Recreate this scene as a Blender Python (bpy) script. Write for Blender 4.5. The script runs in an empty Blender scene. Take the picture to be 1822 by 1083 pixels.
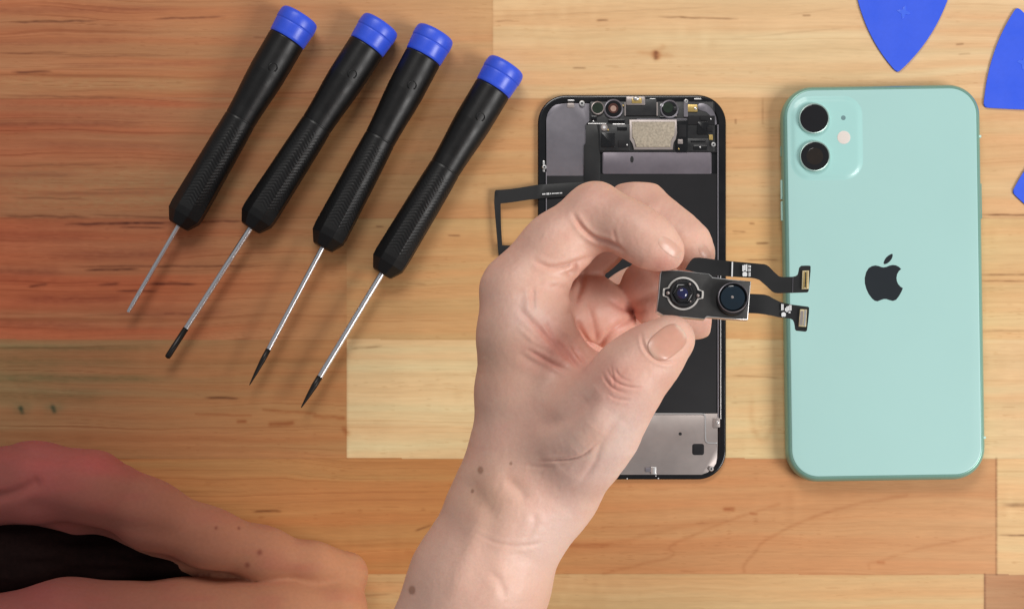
import bpy, bmesh, math
import numpy as np
from mathutils import Vector, Matrix
from mathutils.bvhtree import BVHTree

# ---------------------------------------------------------------- camera, light, exposure
H = 0.75            # camera height over the tabletop, metres
S = 0.000218        # metres per photo pixel on the tabletop
FX, FY = 911.0, 900.0   # foot of the camera in photo pixels
SC = bpy.context.scene
cam_d = bpy.data.cameras.new('camera'); cam = bpy.data.objects.new('camera', cam_d)
SC.collection.objects.link(cam); SC.camera = cam
cam.location = (0, 0, H); cam.rotation_euler = (0, 0, 0)
cam_d.sensor_width = 36.0
cam_d.lens = 36.0 * H / (1822 * S)
cam_d.shift_y = (FY - 541.5) / 1822
cam_d.clip_start = 0.01; cam_d.clip_end = 50

world = bpy.data.worlds.new('World'); SC.world = world; world.use_nodes = True
wb = world.node_tree.nodes['Background']
wb.inputs[0].default_value = (0.92, 0.95, 1.0, 1); wb.inputs[1].default_value = 0.25

def area(name, loc, target, size, power, col):
    d = bpy.data.lights.new(name, 'AREA'); d.shape = 'RECTANGLE'; d.size, d.size_y = size
    d.energy = power; d.color = col
    o = bpy.data.objects.new(name, d); SC.collection.objects.link(o)
    o.location = loc
    o.rotation_euler = (Vector(target) - Vector(loc)).to_track_quat('-Z', 'Y').to_euler()
    return o
area('softbox_back', (-0.10, 0.95, 1.05), (0.0, 0.05, 0), (0.65, 0.45), 7.6, (1.0, 0.97, 0.93))
area('softbox_side', (0.85, -0.22, 0.80), (0.05, 0.08, 0), (0.46, 0.50), 9.8, (1.0, 0.975, 0.95))
SC.view_settings.view_transform = 'Standard'; SC.view_settings.look = 'None'
SC.view_settings.gamma = 1.0; SC.view_settings.exposure = 0.0
SC.cycles.use_denoising = True
SC.cycles.max_bounces = 8

# ---------------------------------------------------------------- helpers
def P(px, py, z=0.0):
    """photo pixel + height in mm -> point in metres"""
    z = z * 0.001; k = (H - z) / H
    return Vector(((px - FX) * S * k, -(py - FY) * S * k, z))
def R(px, z=0.0):
    return px * S * (H - z * 0.001) / H
def lin(r, g, b):
    f = lambda c: (c/255/12.92 if c/255 <= 0.04045 else ((c/255+0.055)/1.055)**2.4)
    return (f(r), f(g), f(b))
def empty(name, loc=(0, 0, 0), rz=0):
    o = bpy.data.objects.new(name, None); SC.collection.objects.link(o)
    o.location = loc; o.rotation_euler = (0, 0, rz); o.empty_display_size = 0.01
    return o
def tag(o, label, cat, group=None):
    o['label'] = label; o['category'] = cat
    if group: o['group'] = group
    return o
def link(name, me, mat=None, parent=None, smooth=True, angle=None):
    if mat is not None and len(me.materials) == 0: me.materials.append(mat)
    o = bpy.data.objects.new(name, me); SC.collection.objects.link(o)
    if smooth:
        me.shade_smooth()
        if angle is not None: me.set_sharp_from_angle(angle=math.radians(angle))
    if parent is not None:
        o.parent = parent
        o.matrix_parent_inverse = Matrix.Identity(4)
        o.location = -Vector(parent.location) if parent.parent is None and parent.type == 'EMPTY' else (0, 0, 0)
    return o
def mesh(name, verts, faces):
    me = bpy.data.meshes.new(name); me.from_pydata([tuple(v) for v in verts], [], faces); me.update()
    return me
def rrect(cx, cy, w, h, r, rot=0.0, n=10):
    """rounded rectangle, metres, counter-clockwise"""
    pts = []
    for qx, qy, a0 in ((1, 1, 0), (-1, 1, 90), (-1, -1, 180), (1, -1, 270)):
        for i in range(n + 1):
            a = math.radians(a0 + 90 * i / n)
            pts.append((qx*(w/2-r) + r*math.cos(a), qy*(h/2-r) + r*math.sin(a)))
    c, s = math.cos(rot), math.sin(rot)
    return [(cx + x*c - y*s, cy + x*s + y*c) for x, y in pts]
def loft(name, rings, cap_top=True, cap_bot=True):
    """rings: lists of 3-D points of the same length, bottom to top"""
    n = len(rings[0]); v = [p for r in rings for p in r]; f = []
    for i in range(len(rings) - 1):
        for j in range(n):
            a, b = i*n + j, i*n + (j+1) % n
            f.append((a, b, b + n, a + n))
    if cap_bot: f.append(tuple(range(n))[::-1])
    if cap_top: f.append(tuple(range((len(rings)-1)*n, len(rings)*n)))
    return mesh(name, v, f)
def plate(name, pts, z0, z1, mat, parent=None, bevel=0.0, seg=2, px=True, zref=None, wave=None):
    """solid slab from an outline; pts in photo pixels (at height zref or z1) or metres; z in mm"""
    if px:
        zr = z1 if zref is None else zref
        pts = [P(x, y, zr)[:2] for x, y in pts]
    area2 = sum(pts[i][0]*pts[(i+1) % len(pts)][1] - pts[(i+1) % len(pts)][0]*pts[i][1] for i in range(len(pts)))
    if area2 < 0: pts = pts[::-1]
    bm = bmesh.new()
    bot = [bm.verts.new((x, y, z0*0.001)) for x, y in pts]
    top = [bm.verts.new((x, y, z1*0.001)) for x, y in pts]
    n = len(pts)
    bm.faces.new(bot[::-1]); bm.faces.new(top)
    for i in range(n): bm.faces.new((bot[i], bot[(i+1) % n], top[(i+1) % n], top[i]))
    if bevel > 0:
        ed = [e for e in bm.edges if e.verts[0] in top and e.verts[1] in top]
        bmesh.ops.bevel(bm, geom=ed, offset=bevel*0.001, segments=seg, profile=0.5, affect='EDGES', clamp_overlap=True)
    bmesh.ops.triangulate(bm, faces=[f for f in bm.faces if len(f.verts) > 4])
    if wave:
        for v in bm.verts: v.co.z += wave(v.co.x, v.co.y)
    me = bpy.data.meshes.new(name); bm.to_mesh(me); bm.free()
    return link(name, me, mat, parent, True, 35)
def box(name, x0, y0, x1, y1, z0, z1, mat, parent=None, bevel=0.12, r=1.0):
    """rounded slab given by photo-pixel corners"""
    r = min(r, abs(x1-x0)/2.01, abs(y1-y0)/2.01)
    pts = rrect((x0+x1)/2, (y0+y1)/2, abs(x1-x0), abs(y1-y0), r, 0, 4)
    return plate(name, pts, z0, z1, mat, parent, bevel)
def disc(name, cx, cy, prof, mat, parent=None, n=40, squash=1.0):
    """lathe about a vertical axis at photo px (cx,cy); prof: (radius px, z mm) from outer bottom to centre top"""
    c = P(cx, cy, prof[-1][1]); rings = []
    for r, z in prof:
        rr = max(R(r, z), 1e-6)
        rings.append([(c.x + rr*math.cos(2*math.pi*i/n), c.y + squash*rr*math.sin(2*math.pi*i/n), z*0.001) for i in range(n)])
    return link(name, loft(name, rings, True, True), mat, parent, True, 40)
def smooth_path(pts, it=2, closed=True):
    for _ in range(it):
        out = []; n = len(pts)
        rng = range(n if closed else n - 1)
        if not closed: out.append(pts[0])
        for i in rng:
            a, b = pts[i], pts[(i+1) % n]
            out.append((a[0]*.75+b[0]*.25, a[1]*.75+b[1]*.25)); out.append((a[0]*.25+b[0]*.75, a[1]*.25+b[1]*.75))
        if not closed: out.append(pts[-1])
        pts = out
    return pts

# ---------------------------------------------------------------- materials
def material(name, col, rough=0.5, metal=0.0, bump=0.0, scale=800.0, var=0.0, spec=0.5, coat=0.0, sss=0.0,
             attr=None, stretch=(1, 1, 1), rvar=0.0, coat_rough=0.05):
    m = bpy.data.materials.new(name); m.use_nodes = True
    nt = m.node_tree; b = nt.nodes['Principled BSDF']; L = nt.links.new
    b.inputs['Base Color'].default_value = (*col, 1); b.inputs['Roughness'].default_value = rough
    b.inputs['Metallic'].default_value = metal; b.inputs['Specular IOR Level'].default_value = spec
    b.inputs['Coat Weight'].default_value = coat; b.inputs['Coat Roughness'].default_value = coat_rough
    if sss:
        b.inputs['Subsurface Weight'].default_value = sss
        b.inputs['Subsurface Radius'].default_value = (1.0, 0.32, 0.16); b.inputs['Subsurface Scale'].default_value = 0.0028
    tc = nt.nodes.new('ShaderNodeTexCoord'); mp = nt.nodes.new('ShaderNodeMapping'); mp.inputs['Scale'].default_value = stretch
    L(tc.outputs['Object'], mp.inputs['Vector'])
    nz = nt.nodes.new('ShaderNodeTexNoise'); nz.inputs['Scale'].default_value = scale; nz.inputs['Detail'].default_value = 4
    L(mp.outputs[0], nz.inputs['Vector'])
    src = None
    if attr:
        at = nt.nodes.new('ShaderNodeAttribute'); at.attribute_name = attr; src = at.outputs['Color']
        L(src, b.inputs['Base Color'])
    if var:
        mr = nt.nodes.new('ShaderNodeMapRange'); mr.inputs['From Min'].default_value = 0.25; mr.inputs['From Max'].default_value = 0.75
        mr.inputs['To Min'].default_value = 1 - var; mr.inputs['To Max'].default_value = 1 + var
        L(nz.outputs['Fac'], mr.inputs['Value'])
        mx = nt.nodes.new('ShaderNodeVectorMath'); mx.operation = 'SCALE'
        if src is None: mx.inputs[0].default_value = col
        else: L(src, mx.inputs[0])
        L(mr.outputs[0], mx.inputs['Scale']); L(mx.outputs[0], b.inputs['Base Color'])
    if rvar:
        n2 = nt.nodes.new('ShaderNodeTexNoise'); n2.inputs['Scale'].default_value = scale * 0.13; n2.inputs['Detail'].default_value = 3
        L(mp.outputs[0], n2.inputs['Vector'])
        m2 = nt.nodes.new('ShaderNodeMapRange'); m2.inputs['From Min'].default_value = 0.3; m2.inputs['From Max'].default_value = 0.7
        m2.inputs['To Min'].default_value = max(rough - rvar, 0.02); m2.inputs['To Max'].default_value = min(rough + rvar, 1)
        L(n2.outputs['Fac'], m2.inputs['Value']); L(m2.outputs[0], b.inputs['Roughness'])
    if bump:
        bp = nt.nodes.new('ShaderNodeBump'); bp.inputs['Strength'].default_value = 1.0; bp.inputs['Distance'].default_value = bump * 0.001
        L(nz.outputs['Fac'], bp.inputs['Height']); L(bp.outputs[0], b.inputs['Normal'])
    return m
M = {}
M['wood'] = material('maple_butcher_block', (0.6, 0.4, 0.2), 0.46, bump=0.05, scale=110, var=0.055, attr='grain', stretch=(1, 9, 1), rvar=0.06, spec=0.35)
M['skin'] = material('skin', (0.6, 0.36, 0.27), 0.47, bump=0.05, scale=1300, var=0.04, attr='tint', sss=0.14, spec=0.4, rvar=0.08)
M['skin_matt'] = material('matt_skin', (0.5, 0.3, 0.2), 0.75, bump=0.05, scale=700, var=0.05, attr='tint', sss=0.3, spec=0.2)
M['nail'] = material('fingernail', lin(208, 152, 130), 0.30, bump=0.01, scale=500, attr='tint', sss=0.15, spec=0.5, var=0.03)
M['handle'] = material('black_rubber_grip', (0.0065, 0.006, 0.006), 0.40, bump=0.012, scale=1500, var=0.2, rvar=0.05, spec=0.36)
M['cap'] = material('blue_plastic', lin(54, 88, 224), 0.38, bump=0.01, scale=1200, var=0.05, rvar=0.08)
M['steel'] = material('polished_steel', (0.80, 0.80, 0.82), 0.27, 1.0, scale=900)
M['tip'] = material('blackened_steel', (0.03, 0.026, 0.024), 0.38, 0.6, bump=0.01, scale=1500, var=0.2)
M['pick'] = material('blue_pick_plastic', lin(52, 92, 232), 0.45, bump=0.008, scale=700, var=0.03, rvar=0.08)
M['pick_mark'] = material('blue_pick_emblem', lin(66, 106, 238), 0.36, var=0.03)
M['teal'] = material('mint_glass', lin(168, 210, 205), 0.42, bump=0.0, scale=22, var=0.022, coat=0.55, coat_rough=0.30)
M['teal_bump'] = material('mint_frosted_glass', lin(168, 215, 210), 0.32, scale=90, var=0.01, coat=0.2)
M['teal_frame'] = material('mint_aluminium', lin(134, 178, 163), 0.30, 0.35, scale=1200, var=0.03)
M['ring'] = material('pale_lens_ring', lin(186, 214, 206), 0.28, 0.6, var=0.02)
M['pale_metal'] = material('pale_metal', (0.66, 0.63, 0.59), 0.4, 0.3, var=0.03)
M['band'] = material('pale_antenna_band', lin(190, 225, 214), 0.5, var=0.02)
M['logo'] = material('grey_mirror_emblem', (0.028, 0.034, 0.04), 0.22, 0.3, var=0.05, scale=60)
M['lens'] = material('camera_glass', (0.004, 0.003, 0.004), 0.05, coat=1.0, var=0.2, scale=300)
M['lens_brown'] = material('brown_lens_core', (0.014, 0.008, 0.004), 0.1, coat=1.0, var=0.2, scale=300)
M['lens_blue'] = material('blue_lens_core', (0.008, 0.010, 0.06), 0.08, coat=1.0, var=0.2, scale=300)
M['lens_teal'] = material('teal_lens_core', (0.001, 0.010, 0.020), 0.08, coat=1.0, var=0.2, scale=300)
M['flash'] = material('flash_lens', lin(228, 218, 210), 0.3, bump=0.02, scale=2500, var=0.04)
M['mic'] = material('grey_hole', lin(108, 140, 142), 0.6, var=0.1)
M['black'] = material('black_plastic', (0.010, 0.010, 0.011), 0.42, bump=0.01, scale=1500, var=0.2, rvar=0.1)
M['gloss_black'] = material('gloss_black', (0.006, 0.006, 0.007), 0.2, scale=700, var=0.2, rvar=0.08)
M['film'] = material('charcoal_film', (0.014, 0.0135, 0.015), 0.55, bump=0.003, scale=200, var=0.08, rvar=0.08, spec=0.2)
M['flex'] = material('flex_cable', (0.005, 0.005, 0.0055), 0.45, bump=0.003, scale=300, var=0.15, rvar=0.1)
M['plate'] = material('grey_metal_plate', lin(124, 120, 126), 0.42, 0.55, bump=0.006, scale=420, var=0.05, rvar=0.1)
M['strip'] = material('dull_strip', lin(112, 105, 112), 0.45, 0.5, scale=420, var=0.05, rvar=0.1)
M['plate2'] = material('brushed_shield', lin(160, 150, 146), 0.40, 0.55, bump=0.008, scale=300, var=0.06, rvar=0.1)
M['bead'] = material('bright_metal', (0.66, 0.65, 0.64), 0.34, 0.85, scale=900, var=0.05)
M['speaker'] = material('speaker_mesh', lin(172, 160, 142), 0.75, 0.1, bump=0.22, scale=1100, var=0.28)
M['gold'] = material('gold_contacts', lin(196, 168, 104), 0.35, 0.7, bump=0.02, scale=2500, var=0.15)
M['module'] = material('module_dark_metal', (0.042, 0.041, 0.040), 0.42, 0.35, bump=0.008, scale=700, var=0.10, rvar=0.1)
M['white'] = material('white_print', (0.72, 0.72, 0.72), 0.6, var=0.03)
M['green'] = material('dark_green_glass', (0.012, 0.022, 0.010), 0.12, coat=1, var=0.3, scale=700)
M['amber'] = material('amber_glass', (0.07, 0.02, 0.012), 0.2, coat=1, var=0.2)
M['pink'] = material('pale_sensor', lin(168, 138, 124), 0.3, var=0.1, scale=900)
M['connector'] = material('connector_cream', lin(206, 190, 150), 0.45, 0.3, bump=0.02, scale=2500, var=0.12)
M['shade_fill'] = material('dark_maroon_shade_fill', (0.010, 0.004, 0.0035), 0.95, bump=0.12, scale=500, var=0.25, spec=0.1)  # near-black filler colour standing in for shade in the hand's hollow

# ---------------------------------------------------------------- numpy noise
def vnoise(x, y, seed=0):
    xi = np.floor(x).astype(np.int64); yi = np.floor(y).astype(np.int64)
    fx = x - xi; fy = y - yi; fx = fx*fx*(3-2*fx); fy = fy*fy*(3-2*fy)
    def hsh(a, b):
        n = (a*374761393 + b*668265263 + seed*982451653) & 0xffffffff
        n = ((n ^ (n >> 13)) * 1274126177) & 0xffffffff
        return ((n ^ (n >> 16)) & 0xffff) / 65535.0
    return ((hsh(xi, yi)*(1-fx) + hsh(xi+1, yi)*fx)*(1-fy) + (hsh(xi, yi+1)*(1-fx) + hsh(xi+1, yi+1)*fx)*fy)*2 - 1
def poly_dist(x, y, pts):
    """distance to a polyline and the 0..1 position along it"""
    best = np.full(x.shape, 1e9); tt = np.zeros(x.shape)
    seg = [math.dist(pts[i], pts[i+1]) for i in range(len(pts)-1)]; tot = sum(seg) or 1; acc = 0
    for i in range(len(pts)-1):
        ax, ay = pts[i]; bx, by = pts[i+1]; dx, dy = bx-ax, by-ay; l2 = dx*dx+dy*dy or 1e-9
        t = np.clip(((x-ax)*dx + (y-ay)*dy)/l2, 0, 1)
        d = np.hypot(x-ax-t*dx, y-ay-t*dy)
        m = d < best; best = np.where(m, d, best); tt = np.where(m, (acc + t*seg[i])/tot, tt); acc += seg[i]
    return best, tt

# ---------------------------------------------------------------- the tabletop
def build_table():
    xs = np.concatenate([np.arange(-1500, -30, 70.0), np.arange(-30, 1854, 2.0), np.arange(1880, 3400, 70.0)])
    ys = np.concatenate([np.arange(-1500, -30, 70.0), np.arange(-30, 1114, 1.6), np.arange(1130, 2600, 70.0)])
    X, Y = np.meshgrid(xs, ys); nx, ny = len(xs), len(ys)
    wob = 1.3*vnoise(X/160, Y/400, 5)
    Yw = Y + wob
    row = np.floor((Yw - 175)/213.0 + 1).astype(int)          # 0 is the strip at the top of the picture
    edges = {3: 604.0, 4: 815.0, 5: 1021.0}
    row = np.where(Yw < 175, 0, np.where(Yw < 388, 1, np.where(Yw < 604, 2, np.where(Yw < 815, 3, np.where(Yw < 1021, 4, 5)))))
    row = np.where(Yw < -38, -1 + np.floor((Yw+38)/213).astype(int), row)
    row = np.where(Yw > 1234, 6 + np.floor((Yw-1234)/213).astype(int), row)
    # staves: row -> list of (x_end, [(x, sRGB) ...])
    A = lambda *c: c
    boards = {  # stave tones, with the light's falloff also painted in as darker left ends
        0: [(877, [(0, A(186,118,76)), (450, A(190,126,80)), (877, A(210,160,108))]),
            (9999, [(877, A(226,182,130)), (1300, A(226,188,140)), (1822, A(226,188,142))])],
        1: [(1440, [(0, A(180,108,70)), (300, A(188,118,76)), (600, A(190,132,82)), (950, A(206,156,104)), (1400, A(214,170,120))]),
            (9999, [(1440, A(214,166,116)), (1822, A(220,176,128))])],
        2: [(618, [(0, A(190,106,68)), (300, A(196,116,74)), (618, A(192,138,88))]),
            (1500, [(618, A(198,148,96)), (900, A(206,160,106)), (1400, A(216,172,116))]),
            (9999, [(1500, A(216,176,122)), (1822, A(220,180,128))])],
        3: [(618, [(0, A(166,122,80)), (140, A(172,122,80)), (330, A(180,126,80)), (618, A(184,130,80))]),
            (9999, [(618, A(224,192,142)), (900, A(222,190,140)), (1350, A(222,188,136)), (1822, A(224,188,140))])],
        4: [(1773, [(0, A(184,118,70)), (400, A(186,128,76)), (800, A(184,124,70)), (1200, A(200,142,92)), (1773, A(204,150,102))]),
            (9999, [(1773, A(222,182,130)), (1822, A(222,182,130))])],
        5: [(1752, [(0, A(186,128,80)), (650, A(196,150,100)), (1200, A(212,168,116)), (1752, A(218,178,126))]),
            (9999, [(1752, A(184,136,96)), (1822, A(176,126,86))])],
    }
    col = np.zeros((ny, nx, 3)); bid = np.zeros((ny, nx))
    for r in range(row.min(), row.max()+1):
        bl = boards.get(r, [(400 + 137*(r % 5), [(0, A(190,130,84))]), (9999, [(0, A(212,168,118))])])
        m = row == r; x0 = -1e9
        for k, (xe, stops) in enumerate(bl):
            mm = m & (X >= x0 ) & (X < xe)
            for c in range(3):
                v = np.interp(X[mm], [s[0] for s in stops], [lin(*s[1])[c] for s in stops])
                col[..., c][mm] = v
            bid[mm] = r*3 + k + 7; x0 = xe
    # grain, different in every stave
    o = bid*517.0
    warp = 9*vnoise((X+o)/330, Y/75, 11) + 3.5*vnoise((X+o)/120, Y/30, 12) + 1.0*vnoise((X+o)/40, Y/12, 13)
    Yg = Y + warp
    g = 0.40*vnoise((X+o)/700, Yg/9+o, 21) + 0.34*vnoise((X+o)/380, Yg/3.6+o, 22) + 0.30*vnoise((X+o)/140, Yg/1.9+o, 23)
    broad = vnoise((X+o)/420, Yg/34+o, 31)
    ring = np.sin((Yg + 22*vnoise((X+o)/420, Y/200, 14))*0.17 + o)
    ringm = np.clip(vnoise((X+o)/260, Y/60+o, 33)+0.35, 0, 1)
    fleck = vnoise((X+o)/14, Y/26, 41)*np.clip(vnoise((X+o)/150, Y/70, 42), 0, 1)      # cross-grain ripple
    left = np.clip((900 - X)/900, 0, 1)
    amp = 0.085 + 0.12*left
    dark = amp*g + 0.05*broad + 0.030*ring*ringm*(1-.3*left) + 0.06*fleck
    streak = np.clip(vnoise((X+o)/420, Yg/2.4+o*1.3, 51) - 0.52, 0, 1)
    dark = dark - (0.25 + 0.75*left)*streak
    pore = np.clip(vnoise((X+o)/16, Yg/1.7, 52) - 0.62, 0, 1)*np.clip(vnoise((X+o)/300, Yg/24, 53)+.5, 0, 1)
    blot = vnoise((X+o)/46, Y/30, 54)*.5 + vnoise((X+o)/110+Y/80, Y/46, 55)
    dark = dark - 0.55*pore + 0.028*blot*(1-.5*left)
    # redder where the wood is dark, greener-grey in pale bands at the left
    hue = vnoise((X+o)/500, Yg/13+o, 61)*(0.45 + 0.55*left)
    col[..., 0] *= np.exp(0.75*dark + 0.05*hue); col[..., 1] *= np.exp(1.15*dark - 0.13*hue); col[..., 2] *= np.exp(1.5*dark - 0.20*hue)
    # seams between staves
    def mark(pts, w, s, tint=(1.0, 1.25, 1.4), taper=True, wob_=1.0):
        xa = min(p[0] for p in pts)-6*w-8; xb = max(p[0] for p in pts)+6*w+8; ya = min(p[1] for p in pts)-6*w-8; yb = max(p[1] for p in pts)+6*w+8
        i0, i1 = np.searchsorted(ys, [ya, yb]); j0, j1 = np.searchsorted(xs, [xa, xb])
        if i1 <= i0 or j1 <= j0: return
        x = X[i0:i1, j0:j1]; y = Y[i0:i1, j0:j1] + wob_*vnoise(x/22, y_off + 0*x, 71)
        w = w*1.12 + .25; s = s*1.3
        d, t = poly_dist(x, y, pts)
        prof = np.exp(-(d/w)**2)
        if taper: prof = prof*np.clip(np.minimum(t, 1-t)*5 + 0.12, 0, 1)
        prof = prof*(0.75 + 0.25*vnoise(x/9, y/3, 72))
        for c in range(3): col[i0:i1, j0:j1, c] *= np.exp(-s*tint[c]*prof)
    y_off = 0.37
    # long seams
    for yy, s in ((175, .10), (388, .16), (604, .05), (815, .12), (1021, .12)):
        mark([(-1400, yy), (3300, yy)], 1.3, s, taper=False, wob_=0)
    ol = (1.25, .75, 1.0)
    for a, b, w, s in [((-40,618),(290,620),4,.25), ((-40,640),(260,642),9,.16), ((-40,675),(300,672),6,.28), ((-40,705),(200,703),12,.20), ((-40,655),(120,655),20,.12)]:
        mark([a, b], w, s, ol)
    for a, b, w, s in [((-40,188),(380,184),9,.16), ((-40,205),(330,207),5,.14), ((-40,232),(300,236),6,.10), ((-40,400),(460,398),10,.16), ((-40,440),(420,445),12,.10), ((-40,500),(300,505),8,.10), ((-40,540),(380,545),12,.10), ((-40,55),(300,50),10,.08), ((-40,590),(330,588),9,.10)]:
        mark([a, b], w, s, (.5, 1.3, 1.5))
    for a, b, w, s in [((-60,335),(470,335),34,.30), ((-60,300),(330,300),9,.12), ((-60,148),(400,146),16,.20), ((-60,365),(420,362),10,.15), ((-60,560),(300,565),9,.15), ((420,230),(640,300),60,.10)]:
        mark([a, b], w, s, (.06, -.80, -.95))
    for a, b, w, s in [((-60,312),(150,310),4,.2), ((60,345),(300,342),3,.2), ((-60,222),(260,220),5,.25), ((40,258),(330,262),6,.15), ((-60,420),(180,423),9,.2), ((80,455),(330,452),7,.2),
                       ((-60,486),(120,484),8,.25), ((30,533),(240,530),7,.25), ((200,560),(420,556),5,.18), ((-60,575),(180,578),6,.2), ((-60,20),(330,16),5,.2), ((-60,78),(230,75),5,.15), ((100,118),(400,112),4,.15)]:
        mark([a, b], w, s, (1.0, 1.5, 1.5))
    for xx, ya, yb, s in ((877, -38, 175, .10), (618, 620, 815, .12), (1773, 815, 1021, .5), (1752, 1021, 1230, .55)):
        mark([(xx, ya), (xx, yb)], 1.5, s, taper=False, wob_=0)
    cracks = [((17,40),(175,37),1.4,.75), ((271,34),(403,30),1.4,.65), ((20,129),(92,128),1.6,.85), ((116,399),(312,396),1.7,1.1),
        ((213,405),(295,404.5),1.3,.7), ((345,395),(432,393),1.4,.7), ((128,474),(470,473),1.3,.6), ((151,480),(248,479),1.7,.95),
        ((50,510),(86,506),2.0,.7), ((174,507),(213,504),2.0,.6), ((262,504),(350,505),1.8,.9), ((207,518),(281,517.5),1.4,.8),
        ((365,707),(424,708),1.5,1.0), ((449,910),(502,908),1.7,.6), ((1061,36),(1083,36),1.3,.6), ((1172,30),(1314,35),1.2,.6),
        ((1018,121),(1044,121),1.2,.45), ((880,38),(916,37),1.2,.3), ((1427,28),(1443,28),1.3,.45), ((1333,398),(1343,398),1.4,.5),
        ((1302,412),(1328,413),1.2,.4), ((1344,433),(1369,433),1.5,.65), ((1325,463),(1389,462),1.2,.45), ((1293,264),(1380,262),1.2,.25),
        ((1309,212),(1309,222),1.3,.5), ((1357,173),(1357,226),0.9,.3), ((1740,382.5),(1900,382),1.5,.8), ((1735,489),(1900,487),1.3,.5),
        ((1740,500),(1850,500),1.3,.5), ((1740,589),(1850,588),1.5,.25), ((1782,898),(1900,898),3.0,.55), ((1774,951.6),(1900,951),1.3,.85),
        ((623,620),(680,615),1.5,.4), ((560,402),(590,404),1.3,.5), ((1700,80),(1716,79),1.2,.5), ((1704,98),(1728,96),1.0,.3),
        ((668,402),(684,403),1.2,.5), ((796,418),(820,419),1.2,.5), ((720,505),(760,506),1.2,.3), ((150,560),(380,558),1.2,.3),
        ((0,170),(240,174),1.4,.35), ((0,96),(120,93),1.3,.4), ((100,101),(300,99),1.2,.3), ((450,67),(480,68),1.2,.3),
        ((620,1060),(700,1055),1.5,.3), ((1400,28),(1500,14),1.0,.12), ((870,30),(1300,12),1.0,.12), ((1300,70),(1520,48),1.2,.12),
        ((0,296),(200,292),1.4,.3), ((150,338),(330,335),1.3,.3), ((20,352),(160,354),1.4,.35), ((0,384),(160,386),1.8,.6), ((160,382),(330,388),1.4,.35),
        ((1300,668),(1390,672),1.3,.3), ((1296,716),(1390,712),1.3,.15), ((1300,610),(1392,604),1.5,.12), ((740,1000),(800,985),1.6,.3), ((738,945),(770,932),1.5,.5)]
    for a, b, w, s in cracks: mark([a, b], w, s)
    # resin streaks and small knots
    red = (0.55, 1.1, 1.5)
    for a, b, w, s in [((482,755),(519,752),3.5,.50), ((469,729),(560,735),2.2,.35), ((560,740),(611,743),3.2,.45), ((424,749),(436,749),2.5,.5),
                       ((349,736),(446,739),1.8,.28), ((612,762),(618,770),4,.4), ((1290,906),(1304,906),3.0,.55), ((1336,913),(1346,914),2.0,.4),
                       ((1563,999),(1572,1000),2.5,.25), ((1014,970),(1080,969),4,.16)]:
        mark([a, b], w, s, red, taper=False)
    mark([(1165,97),(1169,100)], 5.0, .85, red, False); mark([(1167,94),(1166,104)], 3.0, .6, taper=False)
    mark([(1130,94),(1200,99)], 3.5, .22, red); mark([(1168,98),(1184,78)], 5, .16, red)
    for q in ((38,729),(95,728)):   # two small greenish dents
        mark([(q[0]-1, q[1]-4), (q[0]+1, q[1]+3)], 3.4, 1.0, (1.2, .8, .75), False)
        mark([(q[0]-6, q[1]-2), (q[0]+8, q[1]-2)], 9, .22, (1.0, .3, .2), False)
    c2 = lambda L_: [(960 + u/2.114, 840 + v/2.114) for u, v in L_]
    fig = (0.6, 1.0, 1.3)
    for L_, w, s in [(c2([(240,380),(380,345),(490,320),(510,300),(485,290),(495,270),(560,245),(640,210),(760,165),(900,120)]), 2.6, .17),
                     (c2([(770,372),(765,350),(820,290),(830,265),(960,195),(1130,130),(1380,85)]), 2.6, .19),
                     (c2([(120,270),(270,275),(460,215),(700,180)]), 4, .14),
                     (c2([(1240,362),(1235,340),(1290,330),(1400,290),(1700,235)]), 2.4, .12),
                     (c2([(-500,300),(-200,330),(60,360)]), 3.5, .12)]:
        mark(smooth_path(L_, 2, False), w, s, fig, False)
    # swirl in the pale stave between the two phones
    mark(smooth_path([(1338,700),(1336,740),(1346,775),(1357,786),(1372,770),(1380,735),(1376,705)], 2, False), 5, .15, fig)
    mark(smooth_path([(1349,745),(1357,765),(1366,745)], 1, False), 5, .10, fig)
    verts = np.empty((ny*nx, 3)); verts[:, 0] = (X.ravel()-FX)*S; verts[:, 1] = -(Y.ravel()-FY)*S; verts[:, 2] = 0
    i = np.arange(ny-1)[:, None]*nx + np.arange(nx-1)[None, :]; i = i.ravel()
    quads = np.stack([i, i+nx, i+nx+1, i+1], 1)
    me = bpy.data.meshes.new('tabletop')
    me.vertices.add(len(verts)); me.vertices.foreach_set('co', verts.ravel())
    me.loops.add(quads.size); me.loops.foreach_set('vertex_index', quads.ravel())
    me.polygons.add(len(quads)); me.polygons.foreach_set('loop_start', np.arange(len(quads))*4)
    me.update(calc_edges=True)
    at = me.attributes.new('grain', 'FLOAT_COLOR', 'POINT')
    rgba = np.ones((ny*nx, 4)); rgba[:, :3] = np.clip(col.reshape(-1, 3), 0.002, 0.9)
    at.data.foreach_set('color', rgba.ravel())
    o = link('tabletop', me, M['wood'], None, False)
    o['kind'] = 'structure'; o['label'] = 'butcher block tabletop of long maple staves, redder towards the left'
    return o
build_table()

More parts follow.
